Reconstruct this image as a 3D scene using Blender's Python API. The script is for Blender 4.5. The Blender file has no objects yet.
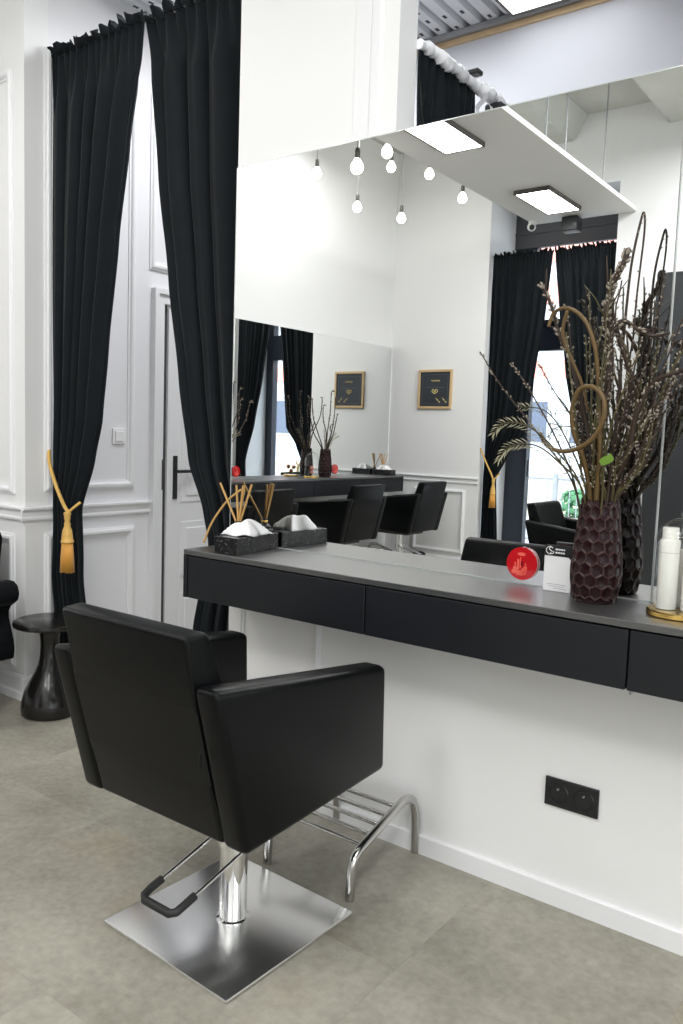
import bpy, bmesh, math, random
from mathutils import Vector, Matrix
random.seed(7)
C = bpy.context.scene.collection
PI = math.pi

# ------------------------------------------------------------------ materials
def newmat(name):
    m = bpy.data.materials.new(name); m.use_nodes = True
    nt = m.node_tree
    return m, nt, nt.nodes['Principled BSDF']
def pbr(name, col, rough=.5, metal=0., spec=.5, noise=0., nscale=8., bump=0., bscale=60., sheen=0., coat=0., emis=None, estr=0., sub=0.):
    m, nt, b = newmat(name)
    b.inputs['Base Color'].default_value = (*col, 1)
    b.inputs['Roughness'].default_value = rough
    b.inputs['Metallic'].default_value = metal
    b.inputs['Specular IOR Level'].default_value = spec
    b.inputs['Sheen Weight'].default_value = sheen
    if sheen: b.inputs['Sheen Roughness'].default_value = .35
    b.inputs['Coat Weight'].default_value = coat
    if emis:
        b.inputs['Emission Color'].default_value = (*emis, 1); b.inputs['Emission Strength'].default_value = estr
    tc = nt.nodes.new('ShaderNodeTexCoord')
    if noise:
        n = nt.nodes.new('ShaderNodeTexNoise'); n.inputs['Scale'].default_value = nscale; n.inputs['Detail'].default_value = 5
        r = nt.nodes.new('ShaderNodeMapRange')
        r.inputs['To Min'].default_value = 1 - noise; r.inputs['To Max'].default_value = 1 + noise
        mx = nt.nodes.new('ShaderNodeMix'); mx.data_type = 'RGBA'; mx.blend_type = 'MULTIPLY'; mx.inputs['Factor'].default_value = 1
        nt.links.new(tc.outputs['Object'], n.inputs['Vector']); nt.links.new(n.outputs['Fac'], r.inputs['Value'])
        mx.inputs['A'].default_value = (*col, 1); nt.links.new(r.outputs['Result'], mx.inputs['B'])
        nt.links.new(mx.outputs['Result'], b.inputs['Base Color'])
    if bump:
        n2 = nt.nodes.new('ShaderNodeTexNoise'); n2.inputs['Scale'].default_value = bscale; n2.inputs['Detail'].default_value = 4
        bp = nt.nodes.new('ShaderNodeBump'); bp.inputs['Strength'].default_value = bump; bp.inputs['Distance'].default_value = .002
        nt.links.new(tc.outputs['Object'], n2.inputs['Vector']); nt.links.new(n2.outputs['Fac'], bp.inputs['Height'])
        nt.links.new(bp.outputs['Normal'], b.inputs['Normal'])
    return m
M = {}
M['wall'] = pbr('wall_paint', (.84, .84, .84), .55, noise=.012, nscale=3)
M['trim'] = pbr('trim_paint', (.83, .835, .845), .38)
M['passage'] = pbr('passage_paint', (.81, .81, .83), .45)
M['velvet'] = pbr('black_velvet', (.0052, .0078, .0100), .75, spec=.16, sheen=.10, noise=.35, nscale=14, bump=.25, bscale=90)
M['velvet2'] = pbr('black_upholstery', (.006, .007, .008), .9, spec=.1, sheen=.05)
M['leather'] = pbr('black_leatherette', (.0022, .0026, .0030), .36, spec=.17, bump=.12, bscale=380)
M['chrome'] = pbr('chrome', (.86, .86, .86), .07, 1)
M['satin'] = pbr('satin_steel', (.56, .555, .54), .16, 1)
M['rubber'] = pbr('black_rubber', (.012, .012, .012), .6)
M['black'] = pbr('black_plastic', (.012, .013, .014), .35)
M['desk'] = pbr('desk_black_laminate', (.0080, .0090, .0115), .42, spec=.36, noise=.05, nscale=30)
M['desktop'] = pbr('desk_top_laminate', (.018, .0185, .019), .38, spec=.5, noise=.05, nscale=22, coat=1.)
M['desktop'].node_tree.nodes['Principled BSDF'].inputs['IOR'].default_value = 2.1
M['desktop'].node_tree.nodes['Principled BSDF'].inputs['Coat Roughness'].default_value = .36
M['desktop'].node_tree.nodes['Principled BSDF'].inputs['Coat IOR'].default_value = 1.7
M['blackwood'] = pbr('black_stained_wood', (.008, .0075, .007), .2, noise=.4, nscale=9)
M['gold'] = pbr('gold', (.83, .55, .16), .22, 1)
M['goldcord'] = pbr('gold_thread', (.66, .40, .10), .5, sheen=.2, bump=.5, bscale=300)
M['goldfringe'] = pbr('orange_gold_fringe', (.60, .29, .045), .5, sheen=.2)
M['goldframe'] = pbr('light_gilt_wood', (.62, .43, .22), .4)
M['white'] = pbr('white_plastic', (.85, .85, .85), .35)
M['cream'] = pbr('cream_bottle', (.80, .78, .72), .3)
M['label'] = pbr('grey_print', (.42, .42, .44), .5)
M['paper'] = pbr('tissue_paper', (.88, .88, .88), .9)
M['reed'] = pbr('rattan_reed', (.58, .34, .11), .6)
M['card'] = pbr('white_card', (.82, .82, .83), .45)
M['red'] = pbr('red_acrylic', (.55, .012, .018), .06, coat=.6)
M['redlight'] = pbr('pale_red_print', (.85, .14, .10), .25)
M['reddark'] = pbr('dark_red_print', (.20, .006, .010), .15)
M['chalk'] = pbr('black_board', (.018, .022, .030), .35)
M['dimgold'] = pbr('gold_print', (.62, .50, .20), .4)
M['board_line'] = pbr('grey_board_line', (.10, .12, .14), .5)
M['metal_grey'] = pbr('galvanised_steel', (.36, .37, .39), .5, .3, noise=.12, nscale=6)
M['corr'] = pbr('corrugated_sheet', (.80, .82, .85), .42, .35, noise=.1, nscale=5)
M['slot'] = pbr('dark_slot', (.06, .06, .065), .7)
M['wood'] = pbr('raw_pine', (.62, .45, .27), .6, noise=.2, nscale=12)
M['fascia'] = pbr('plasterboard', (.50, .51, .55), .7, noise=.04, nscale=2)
M['concrete'] = pbr('raw_concrete', (.56, .57, .53), .85, noise=.22, nscale=2.2, bump=.6, bscale=12)
M['soffit'] = pbr('soffit_board', (.82, .81, .79), .7)
M['foil'] = pbr('plastic_wrap', (.86, .87, .9), .22, spec=.7, bump=1., bscale=60)
M['frame_dark'] = pbr('dark_blue_grey_frame', (.020, .027, .042), .4)
M['frieze'] = pbr('dark_grey_panel', (.055, .055, .062), .5)
M['panel_dark'] = pbr('charcoal_panel', (.024, .026, .029), .4)
M['fixture'] = pbr('fixture_frame', (.10, .09, .08), .4)
M['socket'] = pbr('bulb_socket', (.10, .10, .09), .4, .5)
M['cable'] = pbr('grey_cable', (.28, .28, .29), .6)
M['bark'] = pbr('dark_bark', (.030, .0155, .0085), .65, noise=.4, nscale=40)
M['bark2'] = pbr('golden_bark', (.115, .068, .020), .55, noise=.4, nscale=40)
M['stem'] = pbr('olive_stem', (.060, .050, .014), .55, noise=.3, nscale=40)
M['catkin'] = pbr('catkin_grey', (.30, .26, .21), .9)
M['sprig'] = pbr('pale_sprig', (.42, .40, .28), .7)
M['leaf'] = pbr('green_leaf', (.16, .30, .04), .5)
M['petal'] = pbr('pink_petal', (.80, .34, .27), .7)
M['ext_wall'] = pbr('render_wall', (.74, .75, .78), .8)
M['ext_red'] = pbr('pale_red_band', (.80, .34, .27), .8)
M['ext_glass'] = pbr('street_glass', (.10, .12, .17), .15)
M['ext_stone'] = pbr('beige_stone', (.62, .55, .42), .8)
M['ext_ground'] = pbr('pavement', (.62, .62, .64), .9, noise=.1, nscale=2)
M['hedge'] = pbr('hedge_green', (.10, .26, .12), .8)
def emit(name, col, s):
    m = bpy.data.materials.new(name); m.use_nodes = True; nt = m.node_tree; nt.nodes.clear()
    e = nt.nodes.new('ShaderNodeEmission'); o = nt.nodes.new('ShaderNodeOutputMaterial')
    e.inputs['Color'].default_value = (*col, 1); e.inputs['Strength'].default_value = s
    nt.links.new(e.outputs[0], o.inputs[0]); return m
M['panel_light'] = emit('lit_diffuser', (1, .985, .96), 16.)
M['panel_light_dim'] = emit('lit_diffuser_passage', (.98, .99, 1), 4.5)
M['bulb'] = emit('lit_bulb', (1, .95, .87), 22.)
# mirror
m, nt, b = newmat('mirror_glass')
b.inputs['Base Color'].default_value = (.93, .945, .94, 1); b.inputs['Metallic'].default_value = 1; b.inputs['Roughness'].default_value = 0
M['mirror'] = m
M['mirror_edge'] = pbr('mirror_edge', (.62, .66, .65), .15, .3)
# brushed steel
m, nt, b = newmat('brushed_steel')
b.inputs['Base Color'].default_value = (.90, .90, .90, 1); b.inputs['Metallic'].default_value = 1; b.inputs['Roughness'].default_value = .2
tc = nt.nodes.new('ShaderNodeTexCoord'); mp = nt.nodes.new('ShaderNodeMapping'); mp.inputs['Scale'].default_value = (2, 260, 2)
n = nt.nodes.new('ShaderNodeTexNoise'); n.inputs['Scale'].default_value = 3; n.inputs['Detail'].default_value = 3
r = nt.nodes.new('ShaderNodeMapRange'); r.inputs['To Min'].default_value = .235; r.inputs['To Max'].default_value = .265
nt.links.new(tc.outputs['Object'], mp.inputs['Vector']); nt.links.new(mp.outputs[0], n.inputs['Vector']); nt.links.new(n.outputs['Fac'], r.inputs['Value']); nt.links.new(r.outputs[0], b.inputs['Roughness'])
M['steel'] = m
# thin glass
def thin_glass(name, tint=(1, 1, 1)):
    m = bpy.data.materials.new(name); m.use_nodes = True; nt = m.node_tree; nt.nodes.clear()
    o = nt.nodes.new('ShaderNodeOutputMaterial'); t = nt.nodes.new('ShaderNodeBsdfTransparent'); g = nt.nodes.new('ShaderNodeBsdfGlossy')
    t.inputs['Color'].default_value = (*tint, 1); g.inputs['Roughness'].default_value = .02
    lw = nt.nodes.new('ShaderNodeLayerWeight'); pw = nt.nodes.new('ShaderNodeMath'); pw.operation = 'POWER'; pw.inputs[1].default_value = 3.5
    f = nt.nodes.new('ShaderNodeMapRange'); f.inputs['To Min'].default_value = .035; f.inputs['To Max'].default_value = .6; mx = nt.nodes.new('ShaderNodeMixShader')
    nt.links.new(lw.outputs['Facing'], pw.inputs[0]); nt.links.new(pw.outputs[0], f.inputs['Value']); nt.links.new(f.outputs[0], mx.inputs[0]); nt.links.new(t.outputs[0], mx.inputs[1]); nt.links.new(g.outputs[0], mx.inputs[2]); nt.links.new(mx.outputs[0], o.inputs[0])
    return m
M['glass'] = thin_glass('clear_glass', (.96, .97, .97))
# terrazzo box
m, nt, b = newmat('speckled_black_stone')
tc = nt.nodes.new('ShaderNodeTexCoord'); v = nt.nodes.new('ShaderNodeTexVoronoi'); v.inputs['Scale'].default_value = 170
cr = nt.nodes.new('ShaderNodeValToRGB'); cr.color_ramp.interpolation = 'LINEAR'
n = nt.nodes.new('ShaderNodeTexNoise'); n.inputs['Scale'].default_value = 130; n.inputs['Detail'].default_value = 3
cr.color_ramp.elements[0].position = .61; cr.color_ramp.elements[0].color = (.011, .011, .012, 1)
cr.color_ramp.elements[1].position = .74; cr.color_ramp.elements[1].color = (.30, .30, .29, 1)
nt.links.new(tc.outputs['Object'], n.inputs['Vector']); nt.links.new(n.outputs['Fac'], cr.inputs['Fac']); nt.links.new(cr.outputs[0], b.inputs['Base Color'])
b.inputs['Roughness'].default_value = .25; b.inputs['Specular IOR Level'].default_value = .35
M['terrazzo'] = m
# glazed vase
m, nt, b = newmat('burgundy_glaze')
at = nt.nodes.new('ShaderNodeAttribute'); at.attribute_name = 'ridge'
cr = nt.nodes.new('ShaderNodeValToRGB')
cr.color_ramp.elements[0].position = .35; cr.color_ramp.elements[0].color = (.015, .0045, .0060, 1); cr.color_ramp.elements[1].color = (.055, .024, .022, 1)
nt.links.new(at.outputs['Fac'], cr.inputs['Fac']); nt.links.new(cr.outputs[0], b.inputs['Base Color'])
b.inputs['Roughness'].default_value = .27; b.inputs['Specular IOR Level'].default_value = .18
M['vase'] = m
# floor: concrete-look vinyl tiles
m, nt, b = newmat('concrete_look_tiles')
tc = nt.nodes.new('ShaderNodeTexCoord')
sx = nt.nodes.new('ShaderNodeSeparateXYZ'); nt.links.new(tc.outputs['Object'], sx.inputs[0])
def mth(op, a, bb=None):
    k = nt.nodes.new('ShaderNodeMath'); k.operation = op
    for i, s in enumerate((a, bb)):
        if s is None: continue
        if isinstance(s, (int, float)): k.inputs[i].default_value = s
        else: nt.links.new(s, k.inputs[i])
    return k.outputs[0]
T = .594
fx = mth('DIVIDE', mth('ADD', sx.outputs[0], 1.6), T); fy = mth('DIVIDE', mth('ADD', sx.outputs[1], 1.128), T)
def edge(f):
    fr = mth('FRACT', f); return mth('MINIMUM', fr, mth('SUBTRACT', 1., fr))
joint = mth('LESS_THAN', mth('MINIMUM', edge(fx), edge(fy)), .0028)
cx = nt.nodes.new('ShaderNodeCombineXYZ'); nt.links.new(mth('FLOOR', fx), cx.inputs[0]); nt.links.new(mth('FLOOR', fy), cx.inputs[1])
wn = nt.nodes.new('ShaderNodeTexWhiteNoise'); wn.noise_dimensions = '3D'; nt.links.new(cx.outputs[0], wn.inputs['Vector'])
vm = nt.nodes.new('ShaderNodeVectorMath'); vm.operation = 'MULTIPLY_ADD'; nt.links.new(wn.outputs['Color'], vm.inputs[0]); vm.inputs[1].default_value = (7, 7, 7); nt.links.new(tc.outputs['Object'], vm.inputs[2])
n1 = nt.nodes.new('ShaderNodeTexNoise'); n1.inputs['Scale'].default_value = 2.6; n1.inputs['Detail'].default_value = 7; n1.inputs['Roughness'].default_value = .62; nt.links.new(vm.outputs[0], n1.inputs['Vector'])
n2 = nt.nodes.new('ShaderNodeTexNoise'); n2.inputs['Scale'].default_value = 45; n2.inputs['Detail'].default_value = 4; nt.links.new(vm.outputs[0], n2.inputs['Vector'])
n3 = nt.nodes.new('ShaderNodeTexNoise'); n3.inputs['Scale'].default_value = 1.7; n3.inputs['Detail'].default_value = 5; nt.links.new(vm.outputs[0], n3.inputs['Vector'])
cr = nt.nodes.new('ShaderNodeValToRGB')
e = cr.color_ramp.elements
e[0].position = .32; e[0].color = (.215, .203, .163, 1); e[1].position = .70; e[1].color = (.430, .412, .350, 1)
nt.links.new(mth('ADD', mth('MULTIPLY', n1.outputs['Fac'], .68), mth('MULTIPLY', n2.outputs['Fac'], .32)), cr.inputs['Fac'])
wmx = nt.nodes.new('ShaderNodeMix'); wmx.data_type = 'RGBA'; wmx.blend_type = 'MULTIPLY'
wr = nt.nodes.new('ShaderNodeMapRange'); wr.inputs['From Min'].default_value = .58; wr.inputs['From Max'].default_value = .72; wr.inputs['To Max'].default_value = .55
nt.links.new(n3.outputs['Fac'], wr.inputs['Value']); nt.links.new(wr.outputs[0], wmx.inputs['Factor'])
nt.links.new(cr.outputs[0], wmx.inputs['A']); wmx.inputs['B'].default_value = (.93, .80, .64, 1)
tv = nt.nodes.new('ShaderNodeMix'); tv.data_type = 'RGBA'; tv.blend_type = 'MULTIPLY'; tv.inputs['Factor'].default_value = 1
tr = nt.nodes.new('ShaderNodeMapRange'); tr.inputs['To Min'].default_value = .965; tr.inputs['To Max'].default_value = 1.03; nt.links.new(wn.outputs['Value'], tr.inputs['Value'])
nt.links.new(wmx.outputs['Result'], tv.inputs['A']); nt.links.new(tr.outputs[0], tv.inputs['B'])
jm = nt.nodes.new('ShaderNodeMix'); jm.data_type = 'RGBA'; jm.blend_type = 'MULTIPLY'; nt.links.new(mth('MULTIPLY', joint, .12), jm.inputs['Factor'])
nt.links.new(tv.outputs['Result'], jm.inputs['A']); jm.inputs['B'].default_value = (.4, .4, .4, 1)
nt.links.new(jm.outputs['Result'], b.inputs['Base Color'])
b.inputs['Roughness'].default_value = .42; b.inputs['Specular IOR Level'].default_value = .35
M['floor'] = m

# ------------------------------------------------------------------ mesh helpers
class MB:
    """collects shapes into one mesh"""
    def __init__(s): s.bm = bmesh.new()
    def _bev(s, geom, bev, seg):
        es = set()
        for v in geom:
            for e in v.link_edges: es.add(e)
        bmesh.ops.bevel(s.bm, geom=list(es), offset=bev, segments=seg, profile=.5, affect='EDGES', clamp_overlap=True)
    def box(s, a, b, bev=0., seg=2, rot=None):
        lo = [min(a[i], b[i]) for i in range(3)]; hi = [max(a[i], b[i]) for i in range(3)]
        vs = [s.bm.verts.new((hi[0] if i & 1 else lo[0], hi[1] if i & 2 else lo[1], hi[2] if i & 4 else lo[2])) for i in range(8)]
        for f in ((0, 2, 3, 1), (4, 5, 7, 6), (0, 1, 5, 4), (2, 6, 7, 3), (0, 4, 6, 2), (1, 3, 7, 5)): s.bm.faces.new([vs[i] for i in f])
        if rot is not None:
            for v in vs: v.co = rot @ v.co
        if bev: s._bev(vs, bev, seg)
        return s
    def prism(s, outline, axis, a, b, bev=0., seg=2):
        """outline: 2-D points; axis 0: outline is (y,z) extruded in x; 1: (x,z) in y; 2: (x,y) in z"""
        def P(p, t): return ((t, p[0], p[1]), (p[0], t, p[1]), (p[0], p[1], t))[axis]
        v0 = [s.bm.verts.new(P(p, a)) for p in outline]; v1 = [s.bm.verts.new(P(p, b)) for p in outline]
        n = len(outline)
        s.bm.faces.new(v0); s.bm.faces.new(v1[::-1])
        for i in range(n): s.bm.faces.new((v0[i], v1[i], v1[(i + 1) % n], v0[(i + 1) % n]))
        if bev: s._bev(v0 + v1, bev, seg)
        return s
    def tube(s, pts, r, n=10, caps=True):
        pts = [Vector(p) for p in pts]; rings = []
        rr = r if isinstance(r, (list, tuple)) else [r] * len(pts)
        up = None
        for i, p in enumerate(pts):
            t = (pts[min(i + 1, len(pts) - 1)] - pts[max(i - 1, 0)]).normalized()
            if up is None: up = Vector((0, 0, 1)) if abs(t.z) < .9 else Vector((1, 0, 0))
            u = (up - t * up.dot(t))
            if u.length < 1e-6: u = t.orthogonal()
            u.normalize(); w = t.cross(u); up = u
            rings.append([s.bm.verts.new(p + (u * math.cos(2 * PI * k / n) + w * math.sin(2 * PI * k / n)) * rr[i]) for k in range(n)])
        for a, b in zip(rings, rings[1:]):
            for k in range(n): s.bm.faces.new((a[k], a[(k + 1) % n], b[(k + 1) % n], b[k]))
        if caps: s.bm.faces.new(rings[0][::-1]); s.bm.faces.new(rings[-1])
        return s
    def lathe(s, prof, c=(0, 0, 0), n=32, sx=1., sy=1., fn=None):
        rings = []
        for (r, z) in prof:
            if r < 1e-6: rings.append([s.bm.verts.new((c[0], c[1], c[2] + z))])
            else: rings.append([s.bm.verts.new((c[0] + r * sx * math.cos(2 * PI * k / n), c[1] + r * sy * math.sin(2 * PI * k / n), c[2] + z)) for k in range(n)])
        for a, b in zip(rings, rings[1:]):
            for k in range(n):
                k2 = (k + 1) % n
                if len(a) == 1 and len(b) == 1: continue
                if len(a) == 1: s.bm.faces.new((a[0], b[k2], b[k]))
                elif len(b) == 1: s.bm.faces.new((a[k], a[k2], b[0]))
                else: s.bm.faces.new((a[k], a[k2], b[k2], b[k]))
        return s
    def ball(s, c, r, sub=1, sc=(1, 1, 1), q=None):
        mt = Matrix.Translation(c) @ (q.to_matrix().to_4x4() if q else Matrix.Identity(4)) @ Matrix.Diagonal((*[r * k for k in sc], 1))
        bmesh.ops.create_icosphere(s.bm, subdivisions=sub, radius=1, matrix=mt); return s
    def quad(s, ps): s.bm.faces.new([s.bm.verts.new(p) for p in ps]); return s
    def grid(s, fn, nu, nv):
        g = [[s.bm.verts.new(fn(u / nu, v / nv)) for u in range(nu + 1)] for v in range(nv + 1)]
        for v in range(nv):
            for u in range(nu): s.bm.faces.new((g[v][u], g[v][u + 1], g[v + 1][u + 1], g[v + 1][u]))
        return s
    def build(s, name, mat, parent=None, smooth=None, loc=None):
        bmesh.ops.recalc_face_normals(s.bm, faces=s.bm.faces[:])
        me = bpy.data.meshes.new(name); s.bm.to_mesh(me); s.bm.free()
        me.materials.append(M[mat] if isinstance(mat, str) else mat)
        if smooth:
            for p in me.polygons: p.use_smooth = True
            if smooth != True: me.set_sharp_from_angle(angle=math.radians(smooth))
        o = bpy.data.objects.new(name, me); C.objects.link(o)
        if parent: o.parent = parent
        if loc: o.location = loc
        return o
def tag(o, label, cat, group=None, kind=None):
    o['label'] = label; o['category'] = cat
    if group: o['group'] = group
    if kind: o['kind'] = kind
    return o
def empty(name, loc, label, cat, group=None, rz=0):
    o = bpy.data.objects.new(name, None); C.objects.link(o); o.location = loc; o.rotation_euler.z = rz; o.empty_display_size = .05
    return tag(o, label, cat, group)
def struct(o, label, cat): return tag(o, label, cat, None, 'structure')
def copy_tree(o, loc=None, rz=None, label=None, group=None, parent=None):
    c = o.copy(); C.objects.link(c)
    if parent: c.parent = parent
    else:
        if loc is not None: c.location = loc
        if rz is not None: c.rotation_euler.z = rz
        if label: c['label'] = label
        if group: c['group'] = group
    for ch in list(o.children): copy_tree(ch, parent=c)
    return c
def smooth_path(pts, k=6):
    """Catmull-Rom through points"""
    P = [Vector(p) for p in pts]; out = []
    for i in range(len(P) - 1):
        a, b, c, d = P[max(i - 1, 0)], P[i], P[i + 1], P[min(i + 2, len(P) - 1)]
        for j in range(k):
            t = j / k
            out.append(.5 * ((2 * b) + (c - a) * t + (2 * a - 5 * b + 4 * c - d) * t * t + (3 * b - a - 3 * c + d) * t ** 3))
    out.append(P[-1]); return out
def lerp_tab(tab, z):
    """tab [(x,z)...] by descending z"""
    if z >= tab[0][1]: return tab[0][0]
    for (x0, z0), (x1, z1) in zip(tab, tab[1:]):
        if z <= z0 and z >= z1:
            t = (z0 - z) / max(z0 - z1, 1e-6); t = t * t * (3 - 2 * t) * .35 + t * .65
            return x0 + (x1 - x0) * t
    return tab[-1][0]

# ------------------------------------------------------------------ the setting
XB, YC, XE, ZC = -4.885, -5.2, 3.2, 4.24     # left wall, far wall, right wall, concrete ceiling
XS = -3.47                                   # side wall of the curtained doorway
Z0, Z1 = .911, 2.251                         # desk top / mirror bottom, mirror top
struct(MB().box((XB - .1, YC - .8, -.1), (XE + .1, 3.1, 0)).build('floor', 'floor'), 'grey beige concrete-look tiled floor of the salon', 'floor')
# wall with mirror (A): left stretch, and the stretch under / behind the mirror
wb = MB().box((XB - .1, 0, 0), (XS, .12, ZC))
struct(wb.build('wall_front_left', 'wall'), 'white panelled wall left of the curtained doorway', 'wall')
wb = MB().box((-2.13, 0, 0), (XE, .1, 2.2495)).box((-2.13, 0, 2.2495), (-1.46, .1, ZC)).box((-1.46, 0, 3.75), (XE, .1, ZC)).box((.6, 0, 2.2495), (XE, .1, 3.75)).box((XS, 0.0, 3.6), (-2.13, .1, ZC))
struct(wb.build('wall_front', 'wall'), 'white wall carrying the big mirror and the black console', 'wall')
struct(MB().box((XB - .1, YC - .1, 0), (XB, 0, ZC)).build('wall_left', 'wall'), 'white left wall behind the second mirror', 'wall')
NI0, NI1, NIT = -3.79, -2.55, 3.62           # window niche
wb = MB().box((XB, YC - .1, 0), (NI0, YC, ZC)).box((NI1, YC - .1, 0), (XE, YC, ZC)).box((NI0, YC - .1, NIT), (NI1, YC, ZC))
wb.box((NI0 - .1, YC - .75, 0), (NI0, YC - .1, NIT)).box((NI1, YC - .75, 0), (NI1 + .1, YC - .1, NIT)).box((NI0 - .1, YC - .75, NIT), (NI1 + .1, YC - .1, NIT + .1))
struct(wb.build('wall_back', 'wall'), 'white wall with the tall window niche, seen in the mirror', 'wall')
struct(MB().box((XE, YC - .1, 0), (XE + .1, .1, ZC)).build('wall_right', 'wall'), 'white wall at the right end of the salon', 'wall')
cb = MB().box((XB - .1, YC - .1, ZC), (XE + .1, .1, ZC + .15))
struct(cb.build('ceiling', 'concrete'), 'raw concrete ceiling above the hanging board', 'ceiling')
for i, x in enumerate((-3.20, -1.96, -.72, .52)):
    struct(MB().prism([(x - .33, ZC), (x - .20, 4.03), (x + .20, 4.03), (x + .33, ZC)], 1, YC, 0, .01, 1).build('ceiling_beam', 'concrete'), ['raw concrete ceiling rib above the hanging board', 'raw concrete ceiling rib, second from the hanging board', 'raw concrete ceiling rib, third from the hanging board', 'raw concrete ceiling rib near the right wall'][i], 'beam')
# passage behind the curtain / behind the wall
struct(MB().box((XS - .1, .12, 0), (XS, 3.1, 3.6)).build('wall_passage_left', 'passage'), 'white panelled side wall behind the black curtains', 'wall')
struct(MB().box((XS, 3.0, 0), (1.2, 3.1, 3.6)).build('wall_passage_back', 'passage'), 'plain white end wall of the back room', 'wall')
struct(MB().box((1.1, .1, 0), (1.2, 3.0, 3.6)).build('wall_passage_right', 'passage'), 'plain white right wall of the back room', 'wall')
# corrugated ceiling of the back room, ribs along y
prof = []; x = XS; z = 3.40
while x < 1.1:
    prof += [(x, z), (x + .055, z), (x + .067, z + .03), (x + .083, z + .03), (x + .095, z)]; x += .095
prof += [(1.1, z), (1.1, z + .1), (XS, z + .1)]
cm = MB().prism(prof, 1, .1, 3.0)
ceil2 = struct(cm.build('ceiling_passage', 'corr'), 'grey corrugated metal ceiling of the back room', 'ceiling')
sl = MB(); x = XS
while x < 1.1:
    for k in range(16):
        y = .2 + k * .1 + random.uniform(-.02, .02)
        if random.random() < .55: sl.box((x + .018, y, z - .0012), (x + .034, y + .03, z + .001))
    x += .095
sl.build('ceiling_perforation', 'slot', ceil2)
# beam box at the back: steel edge, pine strip, white fascia and underside
struct(MB().box((XS, 1.655, 3.375), (1.1, 1.70, 3.402), .003, 1).build('beam_steel_edge', 'metal_grey'), 'grey steel edge under the corrugated ceiling', 'beam')
struct(MB().box((XS, 1.685, 3.345), (1.1, 1.73, 3.375), .003, 1).build('trim_1', 'wood'), 'raw pine strip along the top of the white beam', 'trim')
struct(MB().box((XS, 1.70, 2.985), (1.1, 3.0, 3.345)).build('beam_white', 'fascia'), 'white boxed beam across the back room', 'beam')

# mouldings --------------------------------------------------------
def mould_frame(name, plane, c, u0, u1, z0, z1, sgn, label, w=.045, d=.018, mat='trim'):
    """rectangular mitred picture-frame moulding on a wall; plane 'x' (wall x=c, u is y) or 'y' (wall y=c, u is x)"""
    prof = [(0, 0), (0, d * .45), (w * .18, d * .60), (w * .30, d * .95), (w * .55, d), (w * .70, d * .75), (w * .80, d * .38), (w, d * .30), (w, 0)]
    mb = MB(); rings = []
    for (cu, cz, su, sz) in ((u0, z0, 1, 1), (u1, z0, -1, 1), (u1, z1, -1, -1), (u0, z1, 1, -1)):
        ring = []
        for o, dd in prof:
            u, z, q = cu + su * o, cz + sz * o, c + sgn * dd
            ring.append(mb.bm.verts.new((q, u, z) if plane == 'x' else (u, q, z)))
        rings.append(ring)
    for i in range(4):
        A, B = rings[i], rings[(i + 1) % 4]
        for k in range(len(prof) - 1): mb.bm.faces.new((A[k], B[k], B[k + 1], A[k + 1]))
    return struct(mb.build(name, mat), label, 'moulding')
def strip(name, plane, c, u0, u1, prof, sgn, label, cat):
    """wall strip from u0 to u1; prof: (projection, z)"""
    if plane == 'x': mb = MB().prism([(c + sgn * p, z) for p, z in prof], 1, u0, u1)
    else: mb = MB().prism([(c + sgn * p, z) for p, z in prof], 0, u0, u1)
    return struct(mb.build(name, 'trim'), label, cat)
def rail(name, plane, c, u0, u1, z0, z1, sgn, label, d=.024):
    h = z1 - z0
    return strip(name, plane, c, u0, u1, [(0, z0), (d * .35, z0), (d * .55, z0 + h * .12), (d * .55, z0 + h * .25), (d * .35, z0 + h * .34), (d * .35, z0 + h * .62), (d * .6, z0 + h * .75), (d, z0 + h * .84), (d, z1 - .002), (d - .002, z1), (0, z1)], sgn, label, 'moulding')
def base(name, plane, c, u0, u1, h, sgn, label, d=.018, step=True):
    p = [(0, 0), (d * 1.5, 0), (d * 1.5, h * .30), (d, h * .38), (d, h * .9), (d * .6, h), (0, h)] if step else [(0, 0), (d, 0), (d, h - .004), (d - .004, h), (0, h)]
    return strip(name, plane, c, u0, u1, p, sgn, label, 'baseboard')
rail('trim_2', 'y', 0, XB, XS, .86, .928, -1, 'white dado rail left of the curtained doorway')
mould_frame('trim_3', 'y', 0, -4.75, -3.555, .985, 2.92, -1, 'tall white wall panel frame left of the doorway')
mould_frame('trim_4', 'y', 0, -4.75, -3.555, .15, .795, -1, 'low white wall panel frame behind the velvet armchair')
base('baseboard_front_left', 'y', 0, XB, XS, .115, -1, 'white baseboard behind the velvet armchair')
rail('trim_5', 'x', XS, -.024, .74, .86, .928, 1, 'white dado rail behind the tied-back curtain')
mould_frame('trim_6', 'x', XS, .10, .63, 1.0, 3.03, 1, 'tall white wall panel frame behind the left curtain')
mould_frame('trim_7', 'x', XS, .10, .635, .13, .80, 1, 'low white wall panel frame behind the left curtain')
mould_frame('trim_8', 'x', XS, .72, 1.75, 2.15, 3.03, 1, 'white wall panel frame above the door')
base('baseboard_passage', 'x', XS, -.027, .74, .115, 1, 'white baseboard behind the side table')
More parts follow.
